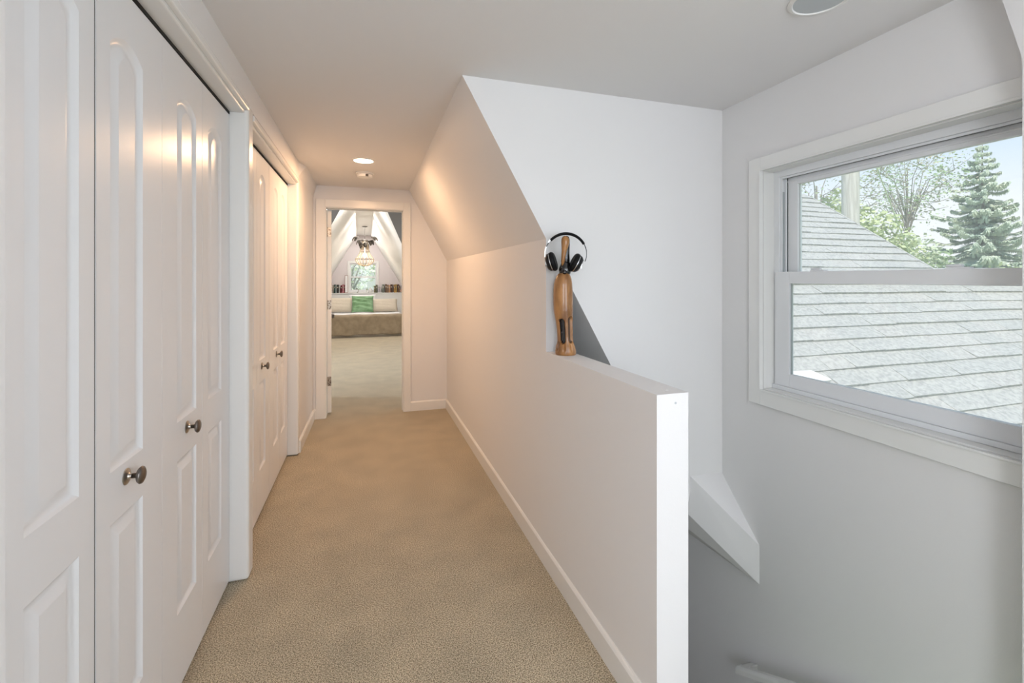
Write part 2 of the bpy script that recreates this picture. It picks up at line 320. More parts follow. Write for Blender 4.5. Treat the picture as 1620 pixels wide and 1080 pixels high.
# ---------------------------------------------------------------- closet doors (bifold leaves with arched raised panels)
def outline(y0, y1, z0, z1, arch, ins, n=12):
    y0 += ins; y1 -= ins; z0 += ins; z1 -= ins
    pts = [(y0,z0),(y1,z0),(y1,z1)]
    if arch:
        for k in range(1, n): 
            t = k/n; pts.append((y1+(y0-y1)*t, z1+arch*(1-(2*t-1)**2)))
    else:
        for k in range(1, n): t = k/n; pts.append((y1+(y0-y1)*t, z1))
    pts.append((y0,z1)); return pts
def leaf(num, y0, y1, py0, py1, top, knob, label):
    X = -0.578; zb = 0.020
    r = empty('door_%d' % num, (X, y0, 0), label, kind='structure')
    L = lambda x, y, z: (x-X, y-y0, z)
    g = 0.0012; a, b = y0+g, y1-g
    wins = [(0.262, 0.750, 0.0), (0.874, 1.889, 0.034)]
    m = MB(); n = 12
    def q(ya, yb, za, zb_): m.add([L(X,ya,za),L(X,yb,za),L(X,yb,zb_),L(X,ya,zb_)], [(0,1,2,3)])
    q(a, py0, zb, top); q(py1, b, zb, top)
    q(py0, py1, zb, 0.262); q(py0, py1, 0.750, 0.874)
    for k in range(n):
        t0, t1 = k/n, (k+1)/n; zz = lambda t: 1.889+0.034*(1-(2*t-1)**2)
        ya, yb = py0+(py1-py0)*t0, py0+(py1-py0)*t1
        m.add([L(X,ya,zz(t0)),L(X,yb,zz(t1)),L(X,yb,top),L(X,ya,top)], [(0,1,2,3)])
    # edges and back
    m.add([L(X,a,zb),L(X,b,zb),L(X,b,top),L(X,a,top),L(X-0.034,a,zb),L(X-0.034,b,zb),L(X-0.034,b,top),L(X-0.034,a,top)],
          [(0,4,5,1),(1,5,6,2),(2,6,7,3),(3,7,4,0),(4,7,6,5)])
    m.build('leaf_frame', DOORP, r)
    for (z0, z1, ar) in wins:
        m = MB()
        prof = [(0,0.0),(0.004,-0.003),(0.010,-0.0085),(0.016,-0.0095),(0.021,-0.0095),(0.036,-0.0022),(0.042,-0.0010)]
        R = [[L(X+dx, y, z) for y, z in outline(py0, py1, z0, z1, ar, i_)] for i_, dx in prof]
        m.rings(R, cap=False); nn = len(R[0]); m.add(R[-1], [tuple(range(nn))])
        m.build('raised_panel', DOORP, r, smooth=True)
    if knob:
        k = MB(); c = L(X, knob, 0.836); k.lathe([(0.0001,0.014),(0.006,0.012),(0.0062,0.022),(0.010,0.0235),(0.018,0.0265),(0.0215,0.031),(0.0205,0.0345),(0.014,0.0375),(0.0001,0.0385)], c, ax=(1,0,0), n=28)
        kb = k.build('knob', PEWTER, r, smooth='all')
        k = MB(); k.lathe([(0.0205,0),(0.0205,0.0015),(0.017,0.004),(0.009,0.0055),(0.0062,0.009),(0.0055,0.016)], c, ax=(1,0,0), n=28)
        k.build('rose', NICKEL, kb, smooth=True)
leaf(1, 0.90, 1.2375, 1.020, 1.181, 2.044, None, 'nearest white bifold door leaf, cut off by the left edge')
leaf(2, 1.2430, 1.582, 1.301, 1.464, 2.044, 1.376, 'white closet door leaf with the nearest and largest round knob')
leaf(3, 1.582, 1.921, 1.692, 1.861, 2.044, 1.776, 'white closet door leaf with the second nearest knob')
leaf(4, 1.923, 2.259, 1.985, 2.147, 2.044, None, 'white closet door leaf against the jamb between the two closets')
leaf(5, 2.353, 2.768, 2.49, 2.70, 2.026, None, 'white door leaf mostly hidden behind the jamb between the closets')
leaf(6, 2.769, 3.092, 2.835, 2.985, 2.026, 2.892, 'white closet door leaf with the third knob, left of the far seam')
leaf(7, 3.096, 3.424, 3.225, 3.375, 2.026, 3.318, 'white closet door leaf with the farthest knob')
leaf(8, 3.425, 3.748, 3.48, 3.64, 2.026, None, 'farthest white closet door leaf, against the last jamb')

# ---------------------------------------------------------------- bedroom door, opened into the bedroom
ang = radians(7.5)      # past square
D = empty('door_9', (-0.383, FY+0.122, 0), 'open white bedroom door seen edge-on at the left jamb', kind='structure', rz=ang)
m = MB(); m.box(0, 0.036, 0, 0.72, 0.016, 2.004); m.build('door_slab', TRIM, D, bevel=0.002)
for z in (1.79, 1.075, 0.325):
    m = MB(); m.box(0.002, 0.034, -0.003, 0.0, z-0.045, z+0.045); m.tube([(-0.004,-0.004,z-0.046),(-0.004,-0.004,z+0.046)], 0.006, 8)
    for dz in (-.03, 0, .03): m.lathe([(0.004,0),(0.004,0.0015)], (0.018 + (0.006 if dz else -0.006), -0.003, z+dz), ax=(0,-1,0), n=8)
    m.build('hinge', HINGE, D)
m = MB(); m.lathe([(0.028,0),(0.028,0.004),(0.012,0.008),(0.010,0.03),(0.022,0.04),(0.027,0.052),(0.022,0.066),(0.0001,0.07)], (0.036, 0.65, 0.914), ax=(1,0,0), n=20); m.build('door_knob', PEWTER, D, smooth=True)

# ---------------------------------------------------------------- ceiling fittings
def downlight(name, c, r, lit, label):
    t = empty(name, (c[0], c[1], CZ), label, 'ceiling light')
    m = MB(); m.lathe([(r,0),(r,-0.003),(r-0.006,-0.006),(r-0.013,-0.006),(r-0.016,-0.002),(r-0.016,0)], n=48, cap=False); m.build('trim_ring', WHITEP, t, smooth=True)
    m = MB(); m.lathe([(0.001,-0.0025),(r-0.015,-0.0025),(r-0.015,-0.001),(0.001,-0.001)], n=48)
    em = M('lit_lens', (1,1,1), 0.5, emit=((1,0.86,0.68), 9)) if lit else GREYL
    m.build('lens', em, t)
    return t
t = downlight('downlight', (-0.036, 3.60), 0.085, True, 'small round lit recessed light in the hall ceiling before the doorway')
l = lamp('downlight_lamp', 'AREA', (0,0,-0.012), (0,0,0), 14, (1.0, 0.60, 0.33), shape='DISK', size=0.13); l.parent = t
downlight('downlight', (1.372, 1.085), 0.092, False, 'unlit round recessed light over the stairwell, cut by the top edge')
t = empty('smoke_detector', (-0.031, 4.03, CZ), 'white round smoke detector on the ceiling just beyond the lit downlight', 'smoke detector')
m = MB(); m.lathe([(0.074,0),(0.074,-0.010),(0.068,-0.014)], n=36); m.build('mounting_plate', WHITEP, t, smooth=True)
m = MB(); m.lathe([(0.062,-0.014),(0.064,-0.022),(0.060,-0.034),(0.040,-0.041),(0.0001,-0.042)], n=36); m.build('cover', WHITEP, t, smooth=True)
m = MB(); m.box(0.008,0.030,-0.068,-0.05,-0.036,-0.020); m.build('test_button', BLACKP, t)

# ---------------------------------------------------------------- stairwell window
W = empty('window_1', (WX, 1.22, 0.75), 'white double hung window of the stairwell, shingled roof outside', kind='structure')
def wb(name, mat, *boxes, bevel=0.002, parent=None):
    m = MB()
    for b in boxes: m.box(b[0]-WX, b[1]-WX, b[2]-1.22, b[3]-1.22, b[4]-0.75, b[5]-0.75)
    return m.build(name, mat, parent or W, bevel=bevel)
Y0, Y1, Z0, Z1 = 0.66, 1.700, 0.808, 1.842
wb('casing', TRIM, (WX-0.019,WX,Y1,1.768,0.735,1.905), (WX-0.019,WX,0.60,Y1,Z1,1.905), (WX-0.019,WX,0.60,Y1,0.735,Z0), (WX-0.019,WX,0.60,Y0,Z0,Z1))
wb('casing_bead', TRIM, (WX-0.024,WX-0.017,Y1-0.002,Y1+0.006,Z0-0.006,Z1+0.006), (WX-0.024,WX-0.017,Y0,Y1-0.002,Z1-0.002,Z1+0.006), (WX-0.024,WX-0.017,Y0,Y1-0.002,Z0-0.006,Z0+0.002), bevel=0.001)
wb('jamb', TRIM, (WX,WX+0.062,Y1-0.004,Y1,Z0+.005,Z1-.005), (WX,WX+0.062,Y0,Y1,Z1-0.005,Z1), (WX,WX+0.062,Y0,Y1,Z0,Z0+0.005), bevel=0.001)
wb('window_frame', VINYL,
   (WX+0.0622,WX+0.14,1.668,Y1,Z0,Z1), (WX+0.0622,WX+0.14,Y0,0.70,Z0,Z1), (WX+0.0622,WX+0.14,0.70,1.668,1.808,Z1), (WX+0.0622,WX+0.14,0.70,1.668,Z0,0.842),
   (WX+0.070,WX+0.076,1.660,1.668,1.36,1.808), (WX+0.092,WX+0.0975,1.655,1.668,0.842,1.797), (WX+0.070,WX+0.078,0.70,1.66,1.799,1.808), (WX+0.048,WX+0.0618,Y0,Y1-.004,Z0+0.0052,0.832))
wb('sash_channel', TRACK, (WX+0.078,WX+0.091,1.664,1.669,0.85,1.74), bevel=0)
wb('weather_strip', BLACKP, (WX+0.093,WX+0.1008,0.70,1.653,1.8030,1.8078), (WX+0.0985,WX+0.1025,1.6555,1.6575,1.364,1.806), bevel=0)
# lower sash (inner)
ls = wb('lower_sash', VINYL,
   (1.838,1.866,1.608,1.684,0.8325,1.363), (1.838,1.866,0.70,0.76,0.8325,1.363), (1.838,1.866,0.76,1.608,1.309,1.363), (1.838,1.866,0.76,1.608,0.8325,0.892))
wb('weather_strip', TRACK, (1.848,1.854,1.603,1.6078,0.892,1.309), bevel=0, parent=ls)
wb('glass_pane', GLASS, (1.858,1.861,0.76,1.608,0.892,1.309), bevel=0, parent=ls)
us = wb('upper_sash', VINYL,
   (1.886,1.914,1.605,1.655,1.31,1.806), (1.886,1.914,0.70,0.75,1.31,1.806), (1.886,1.914,0.75,1.605,1.768,1.806), (1.886,1.914,0.75,1.605,1.31,1.36), (1.882,1.8858,0.70,1.655,1.782,1.790))
wb('glass_pane', GLASS, (1.898,1.902,0.75,1.605,1.36,1.768), bevel=0, parent=us)
for yy in (1.475, 0.985):
    m = MB(); m.box(1.842-WX, 1.864-WX, yy-1.22-0.032, yy-1.22+0.032, 0.613, 0.619); m.tube([(1.852-WX, yy-1.22-0.010, 0.622),(1.852-WX, yy-1.22+0.034, 0.624)], [0.007,0.004], 8)
    m.build('sash_lock', VINYL, ls)
# handrail on the window wall
H = empty('handrail', (1.71, 1.78, -0.55), 'white wooden handrail on the window wall, lower right corner', 'handrail')
a = Vector((1.712, 1.775, -0.560)); b = Vector((1.712, 0.85, -0.05)); o_ = Vector(H.location)
m = MB()
def rsq(c, w_, h_): return [Vector((c[0]-w_, c[1], c[2]-h_)), Vector((c[0]+w_, c[1], c[2]-h_)), Vector((c[0]+w_, c[1], c[2]+h_*.6)), Vector((c[0]+w_*.5, c[1], c[2]+h_)), Vector((c[0]-w_*.5, c[1], c[2]+h_)), Vector((c[0]-w_, c[1], c[2]+h_*.6))]
m.loft(rsq(a-o_, 0.022, 0.020), rsq(b-o_, 0.022, 0.020)); m.build('rail', TRIM, H, bevel=0.006, seg=3)
m = MB(); m.loft(*[[Vector((x, 1.775-0.001, -0.560))-o_+Vector((0,dy,dz)) for dy,dz in ((-0.045,0.004),(0.0,-0.02),(0.0,0.016),(-0.045,0.04))] for x in (1.70, 1.786)]); m.build('wall_return', TRIM, H, bevel=0.005, seg=2)
m = MB(); m.tube([Vector((1.785,1.2,-0.30))-o_, Vector((1.75,1.2,-0.30))-o_, Vector((1.712,1.2,-0.262))-o_], 0.008, 8); m.build('bracket', NICKEL, H)

# ---------------------------------------------------------------- carved wooden figure on the half wall, headphones over it
BX, BY, BZ = 0.840, 1.868, 0.9935
az = math.atan2(BX, BY)                       # the figure's front looks to the hall's near end
Lx = Vector((cos(az), -sin(az), 0)); Nn = Vector((sin(az), cos(az), 0)); Up = Vector((0,0,1))
fig = empty('wooden_sculpture', (BX, BY, BZ), 'tall carved tan and black wooden figure standing on the half wall', 'sculpture')
def loc(l_, n_, z_): return Lx*l_ + Nn*n_ + Up*z_
prof = [(0.0,.045,0),(.006,.0465,0),(.016,.0465,0),(.024,.045,0),(.036,.0425,-.001),(.048,.038,-.001),(.060,.0352,-.002),(.080,.0345,-.003),(.110,.0355,-.004),(.140,.037,-.006),
        (.165,.0395,-.008),(.195,.0425,-.010),(.225,.0435,-.011),(.260,.0435,-.0115),(.290,.0425,-.0115),(.315,.041,-.0110),(.335,.037,-.0100),(.350,.031,-.0090),(.360,.024,-.0085),(.365,.012,-.008)]
def pr_at(z):
    for i in range(len(prof)-1):
        if prof[i][0] <= z <= prof[i+1][0]:
            t = (z-prof[i][0])/(prof[i+1][0]-prof[i][0]); t2 = t
            return [prof[i][k]+(prof[i+1][k]-prof[i][k])*t2 for k in (1,2)]
    return prof[-1][1:]
NR, NA = 150, 112; R = []; masks = []
slots = [(-110,.052,.160),(-21,.048,.162),(54,.050,.172),(155,.052,.165)]
for j in range(NR+1):
    z = .365*j/NR; r, off = pr_at(z); ring = []; mk = []
    for k in range(NA):
        a_ = 2*pi*k/NA; dirv = Lx*sin(a_) - Nn*cos(a_)      # a=0 faces the viewer
        f = 1.0; deep = 0
        for (sa, s0, s1) in slots:
            da = (math.degrees(a_)-sa+180) % 360-180
            hw_ = 27*radians(1)*r; zc0, zc1 = s0+hw_, s1-hw_
            dz = max(0, zc0-z, z-zc1); dist = math.hypot(radians(da)*r, dz)
            if dist < hw_: t = min(1, (hw_-dist)/0.004); f = min(f, 1-.5*t); deep = max(deep, t)
        if .014 < z < .062 and deep < .1:
            t = sin((z-.014)/.048*pi); f -= .20*t*max(0, cos(8*a_+1.0))**3
        ring.append(loc(off,0,0) + dirv*r*f + Up*z); mk.append(deep)
    R.append(ring); masks.append(mk)
m = MB(); vs_ = [p for r_ in R for p in r_]; fs = []; mi = []
for j in range(NR):
    for k in range(NA):
        fs.append((j*NA+k, j*NA+(k+1)%NA, (j+1)*NA+(k+1)%NA, (j+1)*NA+k)); mi.append((2 if 24 < k*360/NA < 95 else 1) if min(masks[j][k], masks[j+1][(k+1)%NA]) > .15 else 0)
fs += [tuple(range(NA))[::-1], tuple(range(NR*NA,(NR+1)*NA))]; mi += [0,0]
m.v = vs_; m.f = fs; m.m = mi
m.build('body', [WOOD, BLACKG, M('dark_brown_hollow', (0.10, 0.05, 0.022), 0.5)], fig, smooth=True)
m = MB()
R = []
for z, r, o2 in [(.350,.012,-.003),(.354,.020,-.003),(.362,.0255,-.003),(.374,.0275,-.003),(.386,.0265,-.002),(.398,.022,-.001),(.410,.0185,0),(.430,.0172,.001),(.460,.0160,.002),(.490,.0150,.004),(.512,.0140,.005),(.524,.010,.005),(.529,.003,.005)]:
    R.append([loc(o2,0.004,z) + (Lx*cos(2*pi*k/24)+Nn*sin(2*pi*k/24))*r for k in range(24)])
m.rings(R); m.build('dark_head', BLACKG, fig, smooth='all')
m = MB(); m.sphere(loc(-.004,-.024,.366), .010, 14, 9); m.sphere(loc(.004,-.015,.412), .006, 12, 8); m.sphere(loc(-.018,-.014,.388), .007, 12, 8); m.build('eye', BLACKG, fig, smooth='all')
m = MB(); m.tube([loc(-.001,-.012,.5275),loc(-.001,-.012,.524),loc(-.001,-.013,.515),loc(-.001,-.014,.500),loc(-.003,-.014,.482),loc(-.006,-.014,.462),loc(-.009,-.014,.440),loc(-.012,-.014,.415),loc(-.014,-.012,.395)],
       [.004,.011,.0172,.0182,.0155,.0118,.0095,.008,.004], 18); m.build('crest', WOOD, fig, smooth='all')

hp = empty('headphones', (BX, BY, BZ+.45), 'black headphones with silver trim hung over the wooden figure', 'headphones')
hz = 0.0
def hl(l_, n_, z_): return Lx*l_ + Nn*n_ + Up*z_
def arc(t0, t1, r, n=30, cx=0.001, cz=-.002, sq=1.0): return [hl(cx+r*cos(radians(t0+(t1-t0)*i/n)), 0.0, cz+sq*r*sin(radians(t0+(t1-t0)*i/n))) for i in range(n+1)]
m = MB(); R = []
for i in range(41):
    t = 28+(138-28)*i/40; c_ = cos(radians(t)); s_ = sin(radians(t)); th_ = 0.0070 - 0.0012*abs(t-88)/55
    ctr = hl(0.001+.0905*c_, 0, -.002+.0905*s_); rad = hl(c_,0,s_)
    R.append([ctr + rad*th_*cos(2*pi*k/12) + Nn*0.015*sin(2*pi*k/12) for k in range(12)])
m.rings(R); m.build('headband', PAD, hp, smooth='all')
for t0, t1 in ((28,-22),(138,200)):
    m = MB(); R = []
    for i in range(17):
        t = t0+(t1-t0)*i/16; c_ = cos(radians(t)); s_ = sin(radians(t)); ctr = hl(0.001+.0915*c_, 0, -.002+.0915*s_); rad = hl(c_,0,s_)
        R.append([ctr + rad*a1*0.0016 + Nn*b1*0.008 for a1, b1 in ((-1,-1),(1,-1),(1,1),(-1,1))])
    m.rings(R); m.build('slider', BLACKP, hp)
for t0, t1 in ((160,205),(137,147)):
    m = MB(); R = []
    for i in range(17):
        t = t0+(t1-t0)*i/16; c_ = cos(radians(t)); s_ = sin(radians(t)); ctr = hl(0.001+.0925*c_, -0.002, -.002+.0925*s_); rad = hl(c_,0,s_)
        R.append([ctr + rad*a1*0.0026 + Nn*b1*0.010 for a1, b1 in ((-1,-1),(1,-1),(1,1),(-1,1))])
    m.rings(R); m.build('silver_band', SILVER, hp)
for cx, cz, ax in ((-.0575,-.036,(0.955,-0.12,0.27)), (.0405,-.041,(-0.875,-0.15,0.46))):
    axis = hl(*ax); c_ = hl(cx, 0, cz)
    cup = MB(); cup.lathe([(.010,-.030),(.030,-.027),(.0385,-.019),(.0405,-.010),(.0405,-.006)], c_, axis, 36); cb = cup.build('ear_cup', BLACKP, hp, smooth=True)
    k = MB(); k.lathe([(.024,.013),(.034,.0145),(.041,.010),(.044,.003),(.043,-.003),(.039,-.006),(.02,-.006)], c_, axis, 36); k.build('ear_pad', PAD, cb, smooth='all')
    k = MB(); k.lathe([(.0405,-.0085),(.0432,-.0085),(.0432,-.0055),(.0405,-.0055)], c_, axis, 36, cap=False); k.lathe([(.028,-.0285),(.031,-.0280),(.031,-.0255),(.028,-.0265)], c_, axis, 36, cap=False); k.build('silver_ring', SILVER, cb, smooth=True)
    # yoke joining cup and band
    e_ = c_ - axis*.020; k = MB(); k.tube([e_+Up*.03, e_+Up*.012-axis*.012, e_-axis*.012-Up*.012], [.004,.006,.004], 8); k.build('yoke', SILVER, cb, smooth=True)

# ---------------------------------------------------------------- BEDROOM SHELL
BC = 2.51
m = MB()
m.add([(-2.7,4.80,BC),(2.7,4.80,BC),(2.7,5.81,BC),(-2.7,5.81,BC)], [(0,1,2,3)])
m.add([(-2.7,5.81,BC),(0.07,5.81,BC),(0.077,8.0,BC),(0.055,13.05,BC),(-0.294,13.05,BC),(-0.20,8.08,BC),(-0.27,6.81,BC),(-2.7,6.81,BC)], [(0,1,2,3,4,5,6,7)])
struct(m, 'ceiling_bedroom', BSLOPE, 'narrow flat strip of white ceiling along the bedroom ridge')
m = MB(); m.add([(0.07,5.81,BC),(0.077,8.0,BC),(0.055,13.05,BC),(1.25,13.05,0.53),(1.254,9.05,0.53)], [(0,1,2,3,4)])
struct(m, 'ceiling_slope_right', BSLOPE, 'white sloping bedroom ceiling on the right')
m = MB(); m.add([(-0.27,6.81,BC),(-0.20,8.08,BC),(-0.294,13.05,BC),(-1.49,13.05,0.48),(-1.49,8.06,0.48)], [(0,1,2,3,4)])
struct(m, 'ceiling_slope_left', BSLOPE, 'white sloping bedroom ceiling on the left')
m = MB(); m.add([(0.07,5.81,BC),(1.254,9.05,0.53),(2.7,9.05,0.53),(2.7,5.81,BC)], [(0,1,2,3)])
DORM = M('grey_dormer_ceiling', (0.24, 0.23, 0.225), 0.8)  # one dark grey for both dormer ceilings
struct(m, 'ceiling_dormer_right', DORM, 'grey dormer ceiling at the upper right of the bedroom doorway')
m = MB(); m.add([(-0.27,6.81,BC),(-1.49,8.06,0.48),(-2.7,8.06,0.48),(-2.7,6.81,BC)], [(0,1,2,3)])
struct(m, 'ceiling_dormer_left', DORM, 'grey dormer ceiling at the upper left of the bedroom doorway')
m = MB(); m.box(1.25,1.33,9.05,13.1,0,0.56); m.box(1.25,2.7,9.05,9.12,0,0.56); m.box(-1.57,-1.49,8.06,13.1,0,0.52); m.box(-2.7,-1.49,8.06,8.13,0,0.52)
wallhole(m, 2.70, 2.82, 4.70, 9.12, 0, 2.64, 5.5, 7.1, 0.8, 1.9); wallhole(m, -2.82, -2.70, 4.70, 8.13, 0, 2.64, 5.5, 7.1, 0.8, 1.9)
struct(m, 'wall_bedroom_side', BWALL)
m = MB(); m.box(2.74,2.75,5.5,7.1,0.8,1.9); m.box(-2.75,-2.74,5.5,7.1,0.8,1.9)
struct(m, 'window_3', GLASS)
m = MB()
wx0, wx1, wz0, wz1 = -0.485, 0.215, 0.985, 1.755
m.box(-1.6, wx0, 13.05, 13.20, 0, 2.64); m.box(wx1, 1.4, 13.05, 13.20, 0, 2.64); m.box(wx0, wx1, 13.05, 13.20, 0, wz0); m.box(wx0, wx1, 13.05, 13.20, wz1, 2.64)
struct(m, 'wall_gable', BWALL, 'pale pink gable wall behind the bed')
m = MB(); m.box(-1.49, 1.25, 12.85, 13.05, 0.0, 0.945); m.box(-1.49, 1.25, 12.835, 13.05, 0.930, 0.955)
struct(m, 'trim_8', TRIM, 'white ledge behind the bed carrying the books', bevel=0.003)
W2 = empty('window_2', (-0.135, 13.05, 0.985), 'white double hung window in the bedroom gable above the bed', kind='structure')
def w2(name, mat, *B, bevel=0.003):
    m = MB()
    for b in B: m.box(b[0]+0.135, b[1]+0.135, b[2]-13.05, b[3]-13.05, b[4]-0.985, b[5]-0.985)
    return m.build(name, mat, W2, bevel=bevel)
w2('casing', TRIM, (wx0-0.055,wx0,13.03,13.05,0.957,1.815), (wx1,wx1+0.055,13.03,13.05,0.957,1.815), (wx0,wx1,13.03,13.05,wz1,1.815), (wx0,wx1,13.02,13.05,0.957,wz0))
w2('sash', VINYL, (wx0,wx0+0.035,13.07,13.11,wz0,wz1), (wx1-0.035,wx1,13.07,13.11,wz0,wz1), (wx0+.035,wx1-.035,13.07,13.11,wz1-0.04,wz1), (wx0+.035,wx1-.035,13.07,13.11,wz0,wz0+0.05), (wx0+.035,wx1-.035,13.07,13.11,1.36,1.40))
w2('glass_pane', GLASS, (wx0,wx1,13.088,13.092,wz0,1.38), bevel=0); w2('glass_pane', GLASS, (wx0,wx1,13.088,13.092,1.38,wz1), bevel=0)
# two recessed lights in the bedroom slopes (their pools are seen on both slopes)
for sx_, lab in ((1, 'lit recessed light in the bedroom beyond the doorway, right of the ridge'), (-1, 'lit recessed light in the bedroom beyond the doorway, left of the ridge')):
    pass
l = lamp('bedroom_bulb', 'POINT', (-0.081, 10.75, 1.86), (0,0,0), 7, (1.0, 0.87, 0.73), shadow_soft_size=0.035)

# ---------------------------------------------------------------- chandelier
CH = empty('bead_chandelier', (-0.081, 10.75, BC), 'wooden bead chandelier with dark metal leaves hanging in the bedroom', 'chandelier')
l.parent = CH; l.location = (0, 0, 1.86-BC)
BEAD = M('pale_wood_bead', (0.55, 0.45, 0.32), 0.6); LEAFM = M('dark_pewter_leaf', (0.10, 0.085, 0.07), 0.5, 0.5)
m = MB(); m.lathe([(0.060,0),(0.060,-0.010),(0.03,-0.02),(0.006,-0.024)], n=20); m.build('canopy', PEWTER, CH, smooth=True)
m = MB(); m.tube([(0,0,-0.02),(0,0,-0.32)], 0.006, 8); m.build('rod', PEWTER, CH, smooth=True)
m = MB(); m.lathe([(0.0001,-0.29),(0.06,-0.30),(0.075,-0.33),(0.070,-0.34),(0.0001,-0.335)], n=20); m.build('top_cup', LEAFM, CH, smooth=True)
zc = -0.40
m = MB(); 
for (r0, z0) in ((0.105,-0.575),(0.198,-0.735)): m.tube([(r0*cos(2*pi*k/28), r0*sin(2*pi*k/28), z0) for k in range(29)], 0.006, 6)
m.build('hoop', LEAFM, CH, smooth=True)
m = MB(); m.sphere((0,0,0), 1, 6, 5); bead = m.build('bead', BEAD, None, smooth='all'); bme = bead.data; bpy.data.objects.remove(bead)
bv = [v.co.copy() for v in bme.vertices]; bf = [tuple(p.vertices) for p in bme.polygons]
path = [(0.062,-0.335),(0.068,-0.40),(0.078,-0.47),(0.090,-0.53),(0.104,-0.580),(0.128,-0.645),(0.170,-0.695),(0.200,-0.745),(0.190,-0.79),(0.150,-0.84),(0.095,-0.875),(0.03,-0.892)]
def sample(path, st):
    out = []; acc = 0
    for (a0, b0), (a1, b1) in zip(path, path[1:]):
        L_ = math.hypot(a1-a0, b1-b0); t = acc
        while t < L_: out.append((a0+(a1-a0)*t/L_, b0+(b1-b0)*t/L_)); t += st
        acc = t-L_
    return out
m = MB()
for r0, z0 in sample(path, 0.020): m.add([(p.x*0.0095+r0, p.y*0.0095, p.z*0.0105+z0) for p in bv], bf)
sd = m.build('bead_strand', BEAD, CH, smooth='all')
for k in range(1, 18):
    c = sd.copy(); C.objects.link(c); c.parent = CH; c.rotation_euler = (0,0,2*pi*k/18)
def leafmesh():
    m = MB(); n = 7; vs = []
    for i in range(n+1):
        t = i/n; w_ = 0.058*sin(pi*min(1,t*.95+.05)); x = 0.060+0.070*sin(t*1.9); z = -0.325-0.07*t+0.035*sin(t*5)
        vs += [(x,-w_,z-0.01),(x,0,z),(x,w_,z-0.01)]
    fs = []
    for i in range(n):
        a = 3*i; fs += [(a,a+3,a+4,a+1),(a+1,a+4,a+5,a+2)]
    m.add(vs, fs); return m
lf = leafmesh().build('metal_leaf', LEAFM, CH, smooth='all'); sol = lf.modifiers.new('t','SOLIDIFY'); sol.thickness = 0.004
for k in range(1, 17):
    c = lf.copy(); C.objects.link(c); c.parent = CH; c.rotation_euler = (radians((k%3-1)*9), radians(((k*5)%4-1.5)*14), 2*pi*k/17*2.0+.1*(k//9)); c.location = (0,0,.03-.035*(k%4))
m = MB(); m.sphere((0,0,-0.65), 0.045, 14, 10, sc=(1,1,1.2)); m.lathe([(0.018,-0.335),(0.018,-0.60)], n=12)
m.build('bulb', M('lit_bulb', (1,1,1), 0.5, emit=((1,0.90,0.74), 2.0)), CH, smooth=True)
l.data.shadow_soft_size = 0.05; l.location = (0,0,-0.78)

# ---------------------------------------------------------------- bed
TAUPE = M('taupe_blanket', (0.36, 0.29, 0.20), 0.95, noise=(9, (0.27, 0.215, 0.145), 0.35, 0.65), bump=(60, 0.4, 0.004), sheen=0.3)
LINEN = M('white_linen', (0.84, 0.84, 0.84), 0.85, bump=(14, 0.35, 0.02)); BEIGE = M('cream_pillowcase', (0.62, 0.55, 0.45), 0.85, bump=(16, 0.3, 0.02))
GREEN = M('green_velvet', (0.13, 0.27, 0.12), 0.7, noise=(11, (0.24, 0.42, 0.24), 0.38, 0.6), grain=(0.6, 1, 1.6), bump=(9, 0.6, 0.03), sheen=0.4)
BD = empty('bed', (-0.2, 11.87, 0), 'wide low bed with white mattress cover below the gable window', 'bed')
def rb(m, x0, x1, y0, y1, z0, z1, r=0.04, n=5):
    R = []
    def ring(ins, z):
        out = []
        for cx, cy, a0 in ((x1-r,y1-r,0),(x0+r,y1-r,90),(x0+r,y0+r,180),(x1-r,y0+r,270)):
            for k in range(n): a = radians(a0+90*k/(n-1)); out.append((cx+(r-ins)*cos(a), cy+(r-ins)*sin(a), z))
        return out
    for k in range(n): a = radians(90*k/(n-1)); R.append(ring(r*(1-sin(a)), z0+r*(1-cos(a))))
    for k in range(n): a = radians(90*k/(n-1)); R.append(ring(r*(1-cos(a)), z1-r+r*sin(a)))
    m.rings(R)
m = MB(); rb(m, -0.94, 0.94, -0.89, 0.93, 0.04, 0.22, 0.02); m.build('bed_base', BEIGE, BD, smooth=True)
m = MB(); rb(m, -0.96, 0.955, -0.91, 0.94, 0.22, 0.475, 0.06); m.build('mattress', LINEN, BD, smooth=True)
for x in (-.85,.85):
    for y in (-.8,.85): m = MB(); m.lathe([(0.03,0.0),(0.035,0.05)], (x,y,0), n=12); m.build('leg', BARK, BD)
